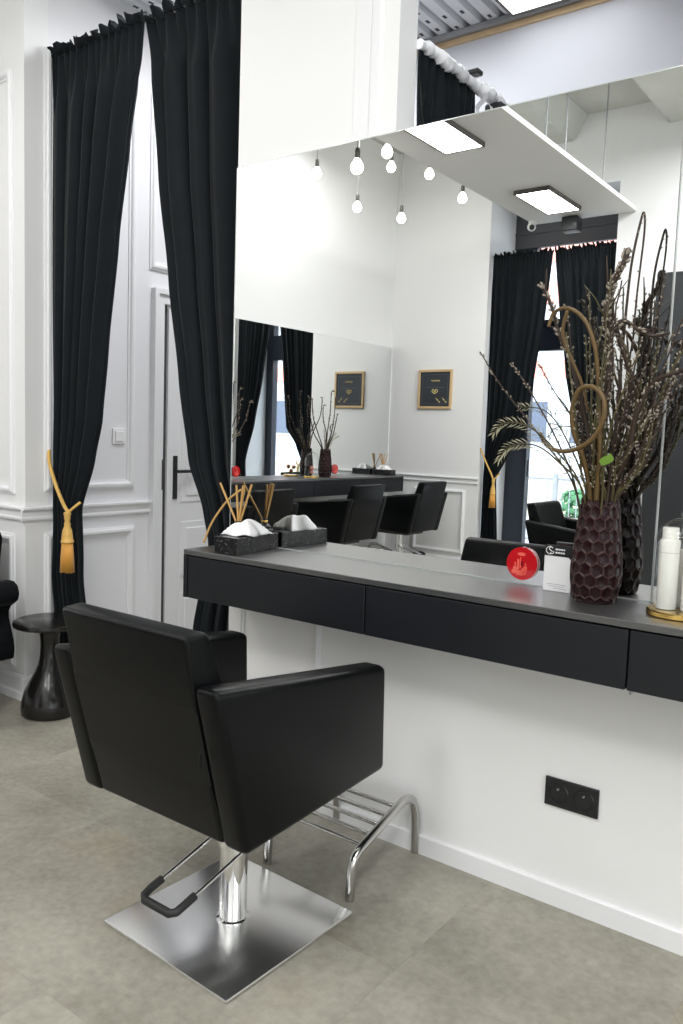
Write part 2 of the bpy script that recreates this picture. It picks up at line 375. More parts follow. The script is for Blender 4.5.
# door, its casing
def U(o, z, i): return [(.74 + i, 0), (.74 + i, z - i), (1.745 - i, z - i), (1.745 - i, 0), (1.745 - o, 0), (1.745 - o, z - o), (.74 + o, z - o), (.74 + o, 0)]
mb = MB().prism(U(.068, 2.05, .0), 0, XS, XS + .026).prism(U(.022, 2.052, -.004), 0, XS + .0005, XS + .038)
struct(mb.build('trim_9', 'trim'), 'white door casing around the passage door', 'door casing')
d = struct(MB().box((XS + .001, .846, .006), (XS + .018, 1.66, 1.962), .002, 1).build('door_1', 'trim'), 'white panelled door behind the curtains with black handle', 'door')
pn = MB()
for (a0, a1, b0, b1) in ((.945, 1.56, .06, .395), (.945, 1.56, .49, .80), (.945, 1.56, .91, 1.86)):
    pn.box((XS + .018, a0, b0), (XS + .023, a1, b1), .004, 1); pn.box((XS + .020, a0 + .035, b0 + .035), (XS + .029, a1 - .035, b1 - .035), .006, 1)
pn.build('door_panel', 'trim', d)
struct(MB().box((XS + .0005, .8085, 0), (XS + .0009, .8455, 1.98)).build('trim_10', 'slot'), 'dark gap between the passage door and its casing', 'door gap')
hb = MB().box((XS + .018, .886, .93), (XS + .026, .916, 1.17), .002, 1)
hd = hb.build('door_handle', 'black', d)
MB().tube([(XS + .02, .90, 1.085), (XS + .055, .90, 1.085)], .009).tube([(XS + .055, .892, 1.085), (XS + .055, 1.02, 1.085)], .009).build('lever', 'black', hd, smooth=40)
MB().box((XS + .0265, .800, .985), (XS + .029, .8075, 1.15), .001, 1).build('latch_plate', 'slot', d)
# under-console wall strips, baseboards
for i, (x0, x1) in enumerate(((-2.078, -2.045), (-1.715, -1.685))):
    struct(MB().box((x0, -.008, .06), (x1, 0, .745), .003, 1).box((x0 + .009, -.013, .06), (x1 - .009, 0, .745), .003, 1).build('trim_%d' % (11 + i), 'trim'), ['vertical white wall strip under the left end of the console', 'vertical white wall strip behind the chair armrest'][i], 'moulding')
base('baseboard_front', 'y', 0, -2.13, XE, .062, -1, 'low white baseboard under the black console', d=.012, step=False)
# vertical mouldings above mirror
mb = MB().box((-1.626, -.004, Z1), (-1.565, 0, 3.75), .002, 1).prism([(-1.565, 0), (-1.56, -.0058), (-1.53, -.0058), (-1.518, 0)], 2, Z1, 3.75)
struct(mb.build('trim_13', 'trim'), 'vertical white moulding on the wall above the mirror', 'moulding')
# reflected walls
rail('trim_14', 'y', YC, XB, NI0, .86, .928, 1, 'white dado rail under the framed board')
mould_frame('trim_15', 'y', YC, XB + .35, NI0 - .14, .14, .80, 1, 'white lower panel frame under the framed board')
base('baseboard_back', 'y', YC, XB, NI0, .1, 1, 'white baseboard under the framed board')
base('baseboard_back_right', 'y', YC, NI1, XE, .1, 1, 'white baseboard right of the window')
base('baseboard_left', 'x', XB, YC, -.02, .1, 1, 'white baseboard below the second console')

# hanging board with panel lights --------------------------------------
struct(MB().box((-3.335, YC + .005, 3.336), (-2.39, -.25, 3.372), .002, 1).build('ceiling_soffit', 'soffit'), 'white board hanging below the concrete ceiling with panel lights', 'ceiling board')
for i, (x, y) in enumerate(((-2.41, -3.256), (-2.41, -3.6), (-2.41, -4.39))):
    tag(MB().tube([(x, y, 3.372), (x, y, ZC)], .006, 8).build('suspension_rod', 'metal_grey', smooth=40), ['thin steel rod holding the hanging board, nearest the big mirror', 'thin steel rod holding the hanging board, middle one of three', 'thin steel rod holding the hanging board, nearest the window'][i], 'rod', 'rods holding the hanging board')
def panel_light(cx, cy, sx, sy, z, label, lit='panel_light'):
    t = empty('panel_light', (cx, cy, z), label, 'ceiling light')
    f = MB()
    for a in (((-sx, -sy), (sx, -sy + .013)), ((-sx, sy - .013), (sx, sy)), ((-sx, -sy + .013), (-sx + .013, sy - .013)), ((sx - .013, -sy + .013), (sx, sy - .013))):
        f.box((*a[0], -.035), (*a[1], 0), .002, 1)
    f.build('frame', 'fixture', t)
    MB().box((-sx + .013, -sy + .013, -.030), (sx - .013, sy - .013, -.004)).build('diffuser', lit, t)
    return t
panel_light(-2.895, -4.47, .155, .345, 3.336, 'square lit ceiling panel nearest the window')
panel_light(-2.895, -2.67, .155, .345, 3.336, 'lit ceiling panel cut by the top edge of the big mirror')
panel_light(-2.895, -.87, .155, .345, 3.336, 'lit ceiling panel on the hanging board nearest the doorway')
panel_light(-1.60, 1.28, .30, .345, 3.398, 'large lit panel under the corrugated ceiling', 'panel_light_dim')

# pendant bulbs (seen in the mirror) --------------------------------------
def pendant(x, y, z, r, label):
    t = empty('pendant_bulb', (x, y, z), label, 'pendant light', 'bare bulbs on cords')
    MB().tube([(0, 0, r * 2.9), (0, 0, ZC - z)], .0035, 6).build('cord', 'cable', t)
    MB().lathe([(0, r * 2.95), (r * .3, r * 2.9), (r * .42, r * 2.6), (r * .42, r * 1.35), (r * .3, r * 1.2), (0, r * 1.2)], n=16).build('bulb_socket', 'socket', t, smooth=40)
    MB().lathe([(0, -r), (r * .5, -r * .87), (r * .87, -r * .5), (r, 0), (r * .87, r * .5), (r * .6, r * .95), (r * .38, r * 1.3), (0, r * 1.32)], n=20).build('bulb', 'bulb', t, smooth=True)
for a in ((-4.10, -2.881, 3.306, .036, 'bare lit bulb, second from the left edge of the big mirror'),
          (-3.55, -2.650, 3.199, .046, 'largest bare lit bulb of the cluster in the mirror'),
          (-4.20, -3.553, 3.223, .038, 'bare lit bulb hanging directly below the largest bulb'),
          (-3.70, -3.238, 3.495, .044, 'upper bulb of the overlapping pair beside the largest bulb'),
          (-4.15, -3.967, 3.653, .040, 'lower bulb of the overlapping pair beside the largest bulb'),
          (-4.20, -4.235, 3.285, .040, 'bare lit bulb on the longest cord, lowest of the cluster'),
          (-4.00, -4.361, 3.674, .042, 'bare lit bulb second nearest to the framed board'),
          (-3.80, -4.628, 3.501, .042, 'bare lit bulb nearest to the ceiling panel light by the window'),
          (-4.10, -2.176, 3.193, .036, 'bare lit bulb at the left edge of the mirror top')):
    pendant(*a)

# ------------------------------------------------------------------ mirrors
def wall_mirror(x0, x1, label):
    o = MB().box((x0, -.006, Z0 + .002), (x1, -.0005, Z1)).build('wall_mirror', 'mirror')
    tag(o, label, 'mirror', 'wall mirrors above the consoles')
    MB().box((x0, -.0063, Z0 + .002), (x0 + .0035, -.0004, Z1)).build('edge', 'mirror_edge', o)
    MB().box((x0 + .0035, -.0062, Z1 - .002), (x1, -.0004, Z1 + .0006)).build('edge', 'mirror_edge', o)
    MB().box((x0 + .0035, -.0066, Z0 + .0005), (x1, -.0004, Z0 + .0035)).build('edge', 'mirror_edge', o)
    return o
wall_mirror(-2.13, -.6035, 'large wall mirror over the left part of the console')
wall_mirror(-.6005, 1.0, 'wall mirror panel right of the joint behind the glass dome')
o = MB().box((XB + .0005, -5.185, Z0 + .002), (XB + .006, -1.2, Z1)).build('wall_mirror', 'mirror')
tag(o, 'second mirror on the left wall, seen in the big mirror', 'mirror', 'wall mirrors above the consoles')

# ------------------------------------------------------------------ console
def console(loc, rz, length, seams, label, ends=(True, True)):
    """local: x along the wall from 0 to length, wall at y=0, front at y=-.272"""
    t = empty('floating_console', loc, label, 'console desk', 'wall-mounted consoles', rz)
    D = .272
    MB().box((0, -D, .893), (length, -.008, .911), .0015, 1).build('top', 'desktop', t)
    mb = MB().box((0, -D, .745), (.018, -.002, .893), .001, 1).box((length - .018, -D, .745), (length, -.002, .893), .001, 1)
    mb.box((.018, -D + .02, .745), (length - .018, -.002, .765)).box((.018, -.02, .765), (length - .018, -.002, .893)).box((.018, -D + .02, .765), (length - .018, -D + .03, .8885))
    for s in seams: mb.box((s - .008, -D + .03, .765), (s + .008, -.02, .893))
    mb.build('case', 'desk', t)
    xs = [.0205] + list(seams) + [length - .0205]
    for a, b_ in zip(xs, xs[1:]):
        MB().box((a + .0025, -D + .0005, .746), (b_ - .0025, -D + .02, .8885), .001, 1).build('drawer', 'desk', t)
    return t
cons = console((-2.085, 0, 0), 0, 3.05, (.763, 1.514, 2.28), 'long black wall console under the big mirror')
MB().lathe([(0, 0), (.0045, 0), (.0045, .008), (.003, .011), (0, .011)], c=(1.522, -.255, .734), n=10).build('screw', 'metal_grey', cons)
console((XB, -5.10, 0), PI / 2, 3.9, (.75, 1.5, 2.25, 3.0), 'black wall console under the second mirror on the left wall')

# ------------------------------------------------------------------ salon chairs
def make_chair(loc, label, rz=0):
    t = empty('salon_chair', loc, label, 'salon chair', 'black salon chairs', rz)
    q = Matrix.Rotation(math.radians(-2), 3, 'Z')
    MB().box((-.254, -.240, 0), (.222, .238, .011), .012, 2, rot=q).build('base_plate', 'steel', t, smooth=30)
    MB().lathe([(0, .011), (.044, .011), (.044, .015), (.0375, .017), (.0375, .22), (.044, .222), (.044, .25), (.030, .252), (.030, .372), (0, .372)], c=(-.008, 0, 0), n=44).build('column', 'chrome', t, smooth=30)
    MB().box((-.15, -.18, .362), (.15, .18, .400), .004, 1).build('under_plate', 'black', t)
    yr = lambda z: -.272 - (z - .395) * .262
    for s in (-1, 1):
        pr = [(yr(.786), .786), (.262, .710), (.272, .420), (-.272, .390)]
        MB().prism(pr, 0, s * .214, s * .289, .019, 4).build('armrest', 'leather', t, smooth=35)
    zt = .897
    pr = [(yr(.398) - .001, .398), (yr(.55) - .001, .55), (yr(.72) - .001, .72), (yr(zt) + .006, zt - .006), (yr(zt) + .062, zt), (yr(zt) + .082, zt - .014), (yr(.72) + .094, .72), (yr(.52) + .10, .50), (yr(.40) + .10, .398)]
    MB().prism(pr, 0, -.2125, .219, .024, 5).build('backrest', 'leather', t, smooth=40)
    MB().box((-.2125, -.170, .402), (.2125, .262, .515), .022, 3).build('seat', 'leather', t, smooth=40)
    MB().box((.219, -.352, .60), (.2205, -.344, .63)).build('care_tag', 'black', t)
    pd = MB()
    path = [(-.058, -.02, .236), (-.059, -.10, .215), (-.060, -.235, .180), (-.058, -.262, .172), (-.045, -.272, .168), (.045, -.272, .168), (.058, -.262, .172), (.060, -.235, .180), (.059, -.10, .215), (.058, -.02, .236)]
    pd.tube(path, .0048, 10)
    pd.tube([(-.058, -.02, .236), (.058, -.02, .236)], .006, 10)
    p = pd.build('pump_pedal', 'chrome', t, smooth=50)
    path = [(-.0596, -.205, .1875), (-.060, -.240, .179), (-.058, -.262, .172), (-.045, -.272, .168), (.045, -.272, .168), (.058, -.262, .172), (.060, -.240, .179), (.0596, -.205, .1875)]
    MB().tube(path, .0105, 12).build('rubber_grip', 'rubber', p, smooth=50)
    return t
ch = make_chair((-1.452, -.645, 0), 'black leatherette salon chair facing the console, on square steel base, in full view')
def make_footrest(loc, label, rz=0):
    t = empty('footrest', loc, label, 'footrest', 'chrome footrests', rz)
    for s in (-1, 1):
        path = [(s * .157, -.177, 0), (s * .157, -.174, .07), (s * .157, -.168, .105), (s * .157, -.150, .125), (s * .157, -.11, .142), (s * .157, .06, .192), (s * .157, .105, .199), (s * .157, .143, .186), (s * .157, .162, .150), (s * .157, .172, .10), (s * .157, .178, 0)]
        MB().tube(smooth_path(path, 4), .0138, 14).build('side_frame', 'satin', t, smooth=50)
    for k in range(5):
        y = -.115 + k * .044
        MB().tube([(-.157, y, .1405 + (y + .11) * .294), (.157, y, .1405 + (y + .11) * .294)], .0066, 10).build('rung', 'satin', t, smooth=50)
    return t
fr = make_footrest((-1.430, -.187, 0), 'chrome footrest under the console in front of the nearest chair')
for x, y, rz, lab in ((-4.37, -2.38, PI / 2, 'black salon chair at the second console, seen in the mirror behind the reed sticks'),
                      (-4.37, -3.60, PI / 2, 'black salon chair at the second console, further from the window, seen in the mirror'),
                      (-4.37, -4.69, PI / 2, 'black salon chair at the second console beside the dado rail wall, seen in the mirror'),
                      (-1.93, -3.29, -PI / 2, 'black salon chair standing apart before the window, seen in the mirror')):
    copy_tree(ch, (x, y, 0), rz, lab, 'black salon chairs')
for y, lab in ((-3.60, 'chrome footrest under the second console, further from the window'), (-4.69, 'chrome footrest under the second console, nearest the framed board')):
    copy_tree(fr, (XB + .20, y, 0), PI / 2, lab, 'chrome footrests')

# ------------------------------------------------------------------ curtains
def curtain(name, left, right, yc, zt, label, nf, amp=.026, seed=1, ruffle=.055, low=0., heading=True):
    rnd = random.Random(seed)
    ph = [rnd.uniform(0, 6.28) for _ in range(6)]
    def warp(u): return u + .020 * math.sin(2 * PI * u * 1.7 + ph[0]) + .012 * math.sin(2 * PI * u * 3.3 + ph[1])
    def fn(u, v):
        z = zt * (1 - v) + .012 * v
        a, b_ = lerp_tab(left, z), lerp_tab(right, z)
        w = warp(u); k = min(1., (zt - z) / .25)
        f = math.sin(2 * PI * nf * w + ph[2] + .35 * math.sin(z * 2.1 + ph[3])) + .38 * math.sin(2 * PI * nf * 2.13 * w + ph[4] + .6 * math.sin(z * 1.3 + ph[5]))
        g = math.sin(2 * PI * nf * 2.6 * u + ph[1])
        am = amp * (.35 + .65 * k)
        q = min(1., max(0., (.62 - z) / .22)); q = q * q * (3 - 2 * q)
        y = yc + low * q + am * f * .72 * k + (1 - k) * .012 * g
        hx = .12 * (b_ - a) / nf * math.cos(2 * PI * nf * w + ph[2]) * k
        return (a + (b_ - a) * u + hx * (1 if .04 < u < .96 else 0), y, z)
    o = MB().grid(fn, int(nf * 16), 110).build(name, 'velvet', smooth=True)
    # gathered heading above the rod pocket
    x0, x1 = left[0][0], right[0][0]
    def hf(u, v):
        x = x0 + (x1 - x0) * u
        f = math.sin(2 * PI * nf * 2.6 * u + ph[1]) + .6 * math.sin(2 * PI * nf * 4.7 * u + ph[4])
        top = ruffle * (.62 + .26 * math.sin(2 * PI * nf * 1.9 * u + ph[0]) + .16 * math.sin(2 * PI * nf * 5.1 * u + ph[3]))
        return (x, yc + (.012 + .012 * v) * f - .004, zt - .006 + top * v)
    h = None
    if heading: h = MB().grid(hf, int(nf * 22), 5).build('heading', 'velvet', o, smooth=True)
    for q in (o, h) if h else (o,):
        s = q.modifiers.new('thickness', 'SOLIDIFY'); s.thickness = .004; s.offset = 0
    return tag(o, label, 'curtain', 'black velvet curtains')
curtain('curtain', [(-3.462, 3.0), (-3.455, 2.0), (-3.452, 1.2), (-3.440, .86), (-3.462, .41), (-3.464, 0)],
        [(-2.815, 3.01), (-2.825, 2.845), (-2.893, 2.533), (-2.967, 2.126), (-3.044, 1.658), (-3.091, 1.348), (-3.150, 1.164), (-3.259, .925), (-3.245, .69), (-3.245, .48), (-3.25, 0)],
        .145, 2.995, 'black velvet curtain left of the doorway, tied back with a gold tassel', 5.5, .028, 3, low=.02)
curtain('curtain', [(-2.842, 3.037), (-2.795, 2.831), (-2.743, 2.344), (-2.673, 1.932), (-2.597, 1.52), (-2.529, 1.193), (-2.436, .993), (-2.400, .86), (-2.445, .68), (-2.485, .493), (-2.50, 0)],
        [(-2.06, 3.0), (-2.09, 1.5), (-2.10, .86), (-2.10, 0)],
        .165, 2.995, 'black velvet curtain right of the doorway, beside the big mirror', 5, .036, 11)
curtain('curtain', [(-3.783, 3.1), (-3.775, 1.7), (-3.778, 1.01), (-3.778, 0)],
        [(-3.168, 3.119), (-3.213, 2.553), (-3.295, 1.899), (-3.357, 1.382), (-3.515, 1.18), (-3.640, .93), (-3.60, .342), (-3.58, 0)],
        -5.27, 3.09, 'left black curtain of the window, tied with a gold tassel, seen in the mirror', 7, .026, 5)
curtain('curtain', [(-3.150, 3.126), (-3.065, 2.544), (-2.972, 1.987), (-2.85, 1.432), (-2.70, .95), (-2.72, .5), (-2.75, 0)],
        [(-2.556, 3.12), (-2.556, 0)],
        -5.27, 3.09, 'right black curtain of the window, behind the bouquet, seen in the mirror', 7, .026, 8)
# back-room curtain hanging from the wrapped pipe (runs away from the wall)
bc = curtain('curtain', [(.104, 2.54), (.104, 0)], [(.50, 2.54), (.50, 0)], 0, 2.55, 'black curtain under the white wrapped pipe above the mirror', 3, .030, 21, heading=False)
bc.rotation_euler.z = PI / 2; bc.location = (-1.465, 0, 0)
rnd = random.Random(4)
pp = [(-1.45 + rnd.uniform(-.005, .005), .102 + k * .0125, 2.552 + rnd.uniform(-.005, .005)) for k in range(52)]
pipe = tag(MB().tube(pp, [.019 + rnd.uniform(-.005, .006) for _ in pp], 12).build('wrapped_pipe', 'foil', smooth=60), 'white plastic-wrapped pipe over the black curtain above the mirror', 'pipe')
for y, l in ((.50, .09), (.56, .05)):
    MB().grid(lambda u, v: (-1.445 + .012 * math.sin(5 * v + y * 40), y + .03 * u + .01 * math.sin(7 * v), 2.545 - l * v), 3, 6).build('loose_wrap', 'foil', pipe, smooth=True)
MB().box((-1.48, .60, 2.50), (-1.41, .66, 2.535), .006, 1).build('clamp', 'black', pipe)
MB().box((-1.475, .45, 2.582), (-1.43, .49, 2.60), .004, 1).build('clamp', 'black', pipe)

# gold tie-backs
def tieback(loc, a, c0, c1, tas, label, drop=.265):
    t = empty('curtain_tieback', loc, label, 'curtain tieback', 'gold tassel tiebacks')
    L = Vector(loc)
    MB().tube([Vector(p) - L for p in smooth_path(a, 6)], .0088, 8).build('cord', 'goldcord', t, smooth=True)
    MB().tube([Vector(p) - L for p in smooth_path(c1, 6)], .0065, 8).build('cord', 'goldcord', t, smooth=True)
    T_ = Vector(tas) - L
    h = MB().lathe([(k_r * .82, k_z) for k_r, k_z in ((0, .012), (.018, .010), (.021, 0), (.016, -.010), (.018, -.016), (.013, -.03), (.018, -.045), (.017, -.055), (.026, -.075), (.030, -.10), (.031, -.118), (.035, -.122), (.035, -.130), (.029, -.133), (0, -.133))], c=T_, n=20)
    tt = h.build('tassel', 'goldcord', t, smooth=40)
    f = MB(); n = 40
    for k in range(n):
        an = 2 * PI * k / n
        f.tube([(T_.x + .022 * math.cos(an), T_.y + .022 * math.sin(an), T_.z - .13), (T_.x + .027 * math.cos(an), T_.y + .027 * math.sin(an), T_.z - .2), (T_.x + .030 * math.cos(an), T_.y + .030 * math.sin(an), T_.z - drop - random.uniform(0, .006))], .0030, 5)
    f.lathe([(.020, -.13), (.025, -.2), (.028, -drop + .004), (0, -drop + .004)], c=T_, n=16)
    f.build('fringe', 'goldfringe', tt, smooth=True)
    return t
tieback((XS, .10, 1.2), [(XS + .003, .125, 1.21), (-3.425, .098, 1.14), (-3.36, .088, 1.04), (-3.285, .078, .955), (-3.236, .070, .922)], None,
        [(-3.236, .070, .920), (-3.214, .082, .942), (-3.196, .108, .968)], (-3.234, .064, .912), 'gold rope tieback with tassel on the doorway curtain')
tieback((NI0, -5.2, 1.2), [(NI0 + .004, -5.205, 1.23), (-3.735, -5.205, 1.12), (-3.66, -5.20, .99), (-3.625, -5.195, .925)], None,
        [(-3.625, -5.195, .92), (-3.60, -5.205, .95), (-3.57, -5.22, .99)], (-3.622, -5.19, .915), 'gold rope tieback with tassel on the window curtain, seen in the mirror')

# ------------------------------------------------------------------ side table
t = empty('side_table', (-3.230, -.028, 0), 'round black wooden side table with flared pedestal beside the velvet armchair', 'side table')
MB().lathe([(0, .408), (.145, .408), (.157, .413), (.161, .421), (.159, .431), (.153, .435), (0, .435)], n=56).build('table_top', 'blackwood', t, smooth=35)
MB().lathe([(0, 0), (.116, 0), (.125, .008), (.128, .03), (.124, .065), (.112, .11), (.090, .155), (.068, .195), (.052, .235), (.044, .28), (.042, .32), (.044, .36), (.050, .39), (.060, .409), (0, .409)], n=48).build('pedestal', 'blackwood', t, smooth=35)

# ------------------------------------------------------------------ velvet armchair (left edge)
t = empty('velvet_armchair', (-3.75, -.52, 0), 'black velvet armchair with rolled arms at the left edge', 'armchair')
MB().box((-.33, -.36, .20), (.33, .33, .33), .03, 3).build('seat_base', 'velvet2', t, smooth=40)
MB().box((-.29, -.375, .325), (.29, .24, .44), .045, 4).build('seat_cushion', 'velvet2', t, smooth=40)
for s in (-1, 1):
    out = [(.30, .28), (.395, .25), (.405, .30), (.398, .345), (.365, .385), (.345, .43), (.345, .47), (.362, .495), (.40, .505), (.435, .528), (.445, .56), (.432, .595), (.40, .612), (.355, .612), (.315, .59), (.295, .54), (.29, .45)]
    MB().prism([(s * a, b_) for a, b_ in out], 1, -.35, .39, .008, 2).build('armrest', 'velvet2', t, smooth=50)
mb = MB().prism([(.22, .30), (.40, .30), (.42, .60), (.45, .78), (.43, .83), (.38, .84), (.32, .80), (.28, .62), (.24, .44)], 0, -.22, .22, .02, 3)
mb.build('backrest', 'velvet2', t, smooth=50)
for sx in (-1, 1):
    for sy in (-.30, .32):
        MB().lathe([(0, 0), (.013, 0), (.024, .20), (.03, .262), (0, .262)], c=(sx * .325, sy, 0), n=14).build('leg', 'blackwood', t, smooth=40)

# ------------------------------------------------------------------ switch, socket
t = tag(MB().box((XS, .490, 1.230), (XS + .009, .570, 1.312), .003, 2).build('light_switch', 'white'), 'white square light switch on the panelled wall beside the door', 'light switch')
MB().box((XS + .009, .504, 1.244), (XS + .014, .556, 1.298), .003, 2).build('rocker', 'white', t)
sc = Vector((-.779, 0, .331))
t = tag(MB().box((sc.x - .077, -.009, sc.z - .041), (sc.x + .077, 0, sc.z + .041), .002, 2).build('wall_socket', 'black'), 'black double power socket low on the white wall under the console', 'power socket')
for s in (-1, 1):
    c = (sc.x + s * .037, 0, sc.z)
    mb = MB()
    n = 28
    for r0, r1, y0, y1 in ((.0305, .0275, -.009, -.0125), (.0275, .0255, -.0125, -.012), (.0255, .0215, -.012, -.004), (.0215, 0, -.004, -.004)):
        A = [(c[0] + r0 * math.cos(2 * PI * k / n), y0, c[2] + r0 * math.sin(2 * PI * k / n)) for k in range(n)]
        B = [(c[0] + r1 * math.cos(2 * PI * k / n), y1, c[2] + r1 * math.sin(2 * PI * k / n)) for k in range(n)]
        for k in range(n):
            if r1: mb.quad([A[k], A[(k + 1) % n], B[(k + 1) % n], B[k]])
        if not r1: mb.bm.faces.new([mb.bm.verts.new(p) for p in A])
    o = mb.build('socket_insert', 'black', t)
    pb = MB()
    for dx in (-.0095, .0095): pb.tube([(c[0] + dx, -.0045, c[2] - .002), (c[0] + dx, -.0025, c[2] - .002)], .0028, 8)
    pb.tube([(c[0], -.003, c[2] + .013), (c[0], -.017, c[2] + .013)], .0024, 8)
    pb.build('pin', 'metal_grey', o)

# ------------------------------------------------------------------ things on the console
def stone_box(loc, rz, label):
    t = empty('tissue_box', loc, label, 'tissue box', 'speckled stone boxes', rz)
    # local: long side along y from -.115 to .115, width .096
    w, l, h = .048, .1155, .057
    MB().box((-w, -l, 0), (w, -l + .006, h), .001, 1).box((-w, l - .006, 0), (w, l, h), .001, 1).box((-w, -l + .006, 0), (-w + .006, l - .006, h), .001, 1).box((w - .006, -l + .006, 0), (w, l - .006, h), .001, 1).box((-w + .006, -l + .006, 0), (w - .006, l - .006, .0555)).build('box_body', 'terrazzo', t)
    rnd = random.Random(5)
    def tis(u, v):
        x = (u - .5) * .115; y = (v - .5) * .135
        e = max(abs(u - .5), abs(v - .5)) * 2
        z = .058 + .042 * (1 - e ** 2.6) + .005 * math.sin(9 * u + 3 * v) * (1 - .5 * e) + .003 * math.sin(15 * v - 5 * u)
        z += .008 * math.sin(3 * u) * (1 - e)
        return (x * (1 - .25 * (1 - e)) + .008 * math.sin(7 * v) - .006, y + .008 * math.sin(8 * u), max(z, .0575))
    o = MB().grid(tis, 22, 22).build('tissue', 'paper', t, smooth=True)
    s = o.modifiers.new('thickness', 'SOLIDIFY'); s.thickness = .001
    return t
box = stone_box((-1.917, -.136, .911), math.radians(6), 'speckled black stone tissue box with white tissue on the console')
box2 = copy_tree(box, (XB + .135, -4.93, .911), PI / 2, 'speckled black stone tissue box on the end of the second console', 'speckled stone boxes')
def diffuser(loc, tips, label):
    t = empty('reed_diffuser', loc, label, 'reed diffuser', 'reed diffusers')
    MB().lathe([(0, 0), (.021, 0), (.024, .003), (.024, .058), (.019, .068), (.011, .074), (.011, .09), (.008, .09), (.008, .07), (0, .07)], n=24).build('bottle', 'black', t, smooth=35)
    MB().lathe([(.0115, .076), (.0125, .077), (.0125, .083), (.0115, .084)], n=20).build('collar', 'gold', t, smooth=35)
    mb = MB()
    for (x, y, z) in tips: mb.tube([(-x * .09, -y * .09, .02), (x * .16, y * .16, .092), (x, y, z)], .0038, 8)
    mb.build('reeds', 'reed', t, smooth=50)
    return t
df = diffuser((-2.018, -.075, .911), [(-.105, .01, .218), (.005, -.02, .218), (.016, .01, .216), (.046, .015, .222), (.030, -.012, .218)], 'black reed diffuser with amber reeds behind the stone box')
copy_tree(df, (XB + .06, -5.02, .911), PI / 2, 'black reed diffuser with amber reeds on the second console', 'reed diffusers')
tag(MB().tube(smooth_path([(-2.172, -.095, .908), (-2.150, -.075, .985), (-2.105, -.045, 1.065), (-2.065, -.015, 1.108)], 5), .004, 8).build('loose_reed', 'reed', smooth=50), 'single loose amber reed leaning over the left end of the console', 'reed')

def badge(loc, rz, label):
    """round red acrylic disc standing on its rim against the mirror; local front is -y"""
    t = empty('red_badge', loc, label, 'round badge', 'round red badges', rz)
    r, n = .047, 48
    ring = [(r * math.cos(2 * PI * k / n), r * math.sin(2 * PI * k / n)) for k in range(n)]
    MB().prism(ring, 1, -.009, -.001, .0015, 2).build('disc', 'red', t, smooth=35)
    mb = MB()
    for (x0, z0, x1, z1) in ((-.030, -.030, .012, -.020), (-.026, -.020, -.012, -.010), (-.022, -.010, -.018, .003), (-.014, -.018, -.008, .012), (-.006, -.014, -.003, .018), (.006, -.020, .016, -.008), (.0, -.032, .014, -.014), (-.016, -.034, .004, -.028), (.010, -.008, .013, .002)):
        mb.box((x0, -.0096, z0), (x1, -.009, z1))
    mb.prism([(.012 * math.cos(a * PI / 8) - .002, .027 + .005 * math.sin(a * PI / 8)) for a in range(16)], 1, -.0096, -.009)
    mb.build('emblem', 'redlight', t)
    MB().box((-.003, -.0098, -.006), (.004, -.0096, .006)).build('window_mark', 'reddark', t)
    return t
bd = badge((-.961, -.0065, .9705), 0, 'round red acrylic badge on the big mirror, left of the white card')
copy_tree(bd, (XB + .0065, -4.25, .975), PI / 2, 'round red badge on the second mirror, beside the vase nearest the window', 'round red badges')
copy_tree(bd, (XB + .0065, -2.86, .975), PI / 2, 'round red badge on the second mirror at the left edge of the view', 'round red badges')

# card stand
t = empty('card_stand', (-.841, -.047, .911), 'small upright white card with black header beside the vase', 'card stand', None, -.02)
MB().box((-.0395, -.003, 0), (.0395, .003, .127), .0012, 1).build('card', 'card', t)
MB().prism([(-.0395, .0975), (.030, .0975), (.0395, .088), (.0395, .1275), (-.0395, .1275)], 1, -.0036, -.0028).build('header', 'black', t)
lg = MB()
def arc(cx, cz, r, a0, a1, w):
    n = 14; P = []
    for k in range(n + 1):
        a = math.radians(a0 + (a1 - a0) * k / n); P.append((cx + r * math.cos(a), -.0042, cz + r * math.sin(a)))
    lg.tube(P, w, 6)
arc(-.024, .1125, .0105, 60, 300, .0011); arc(-.021, .1165, .0050, 20, 200, .0013); arc(-.018, .1085, .0050, -160, 30, .0013)
lg.tube([(-.0262, -.0042, .116), (-.0225, -.0042, .1125), (-.0165, -.0042, .1095)], .0013, 6)
for z, xs in ((.1165, ((-.008, .000), (.0015, .006), (.0075, .013), (.0145, .0185))), (.1075, ((-.008, -.002), (-.0005, .005), (.0065, .011), (.0125, .0185)))):
    for a, b_ in xs: lg.box((a, -.0042, z - .0022), (b_, -.0036, z + .0022))
lg.build('logo', 'white', t)
tx = MB()
for a, b_, z in ((-.028, .026, .020), (-.024, .022, .0145), (-.010, .028, .009)): tx.box((a, -.0034, z - .0008), (b_, -.003, z + .0008))
tx.build('small_print', 'label', t)

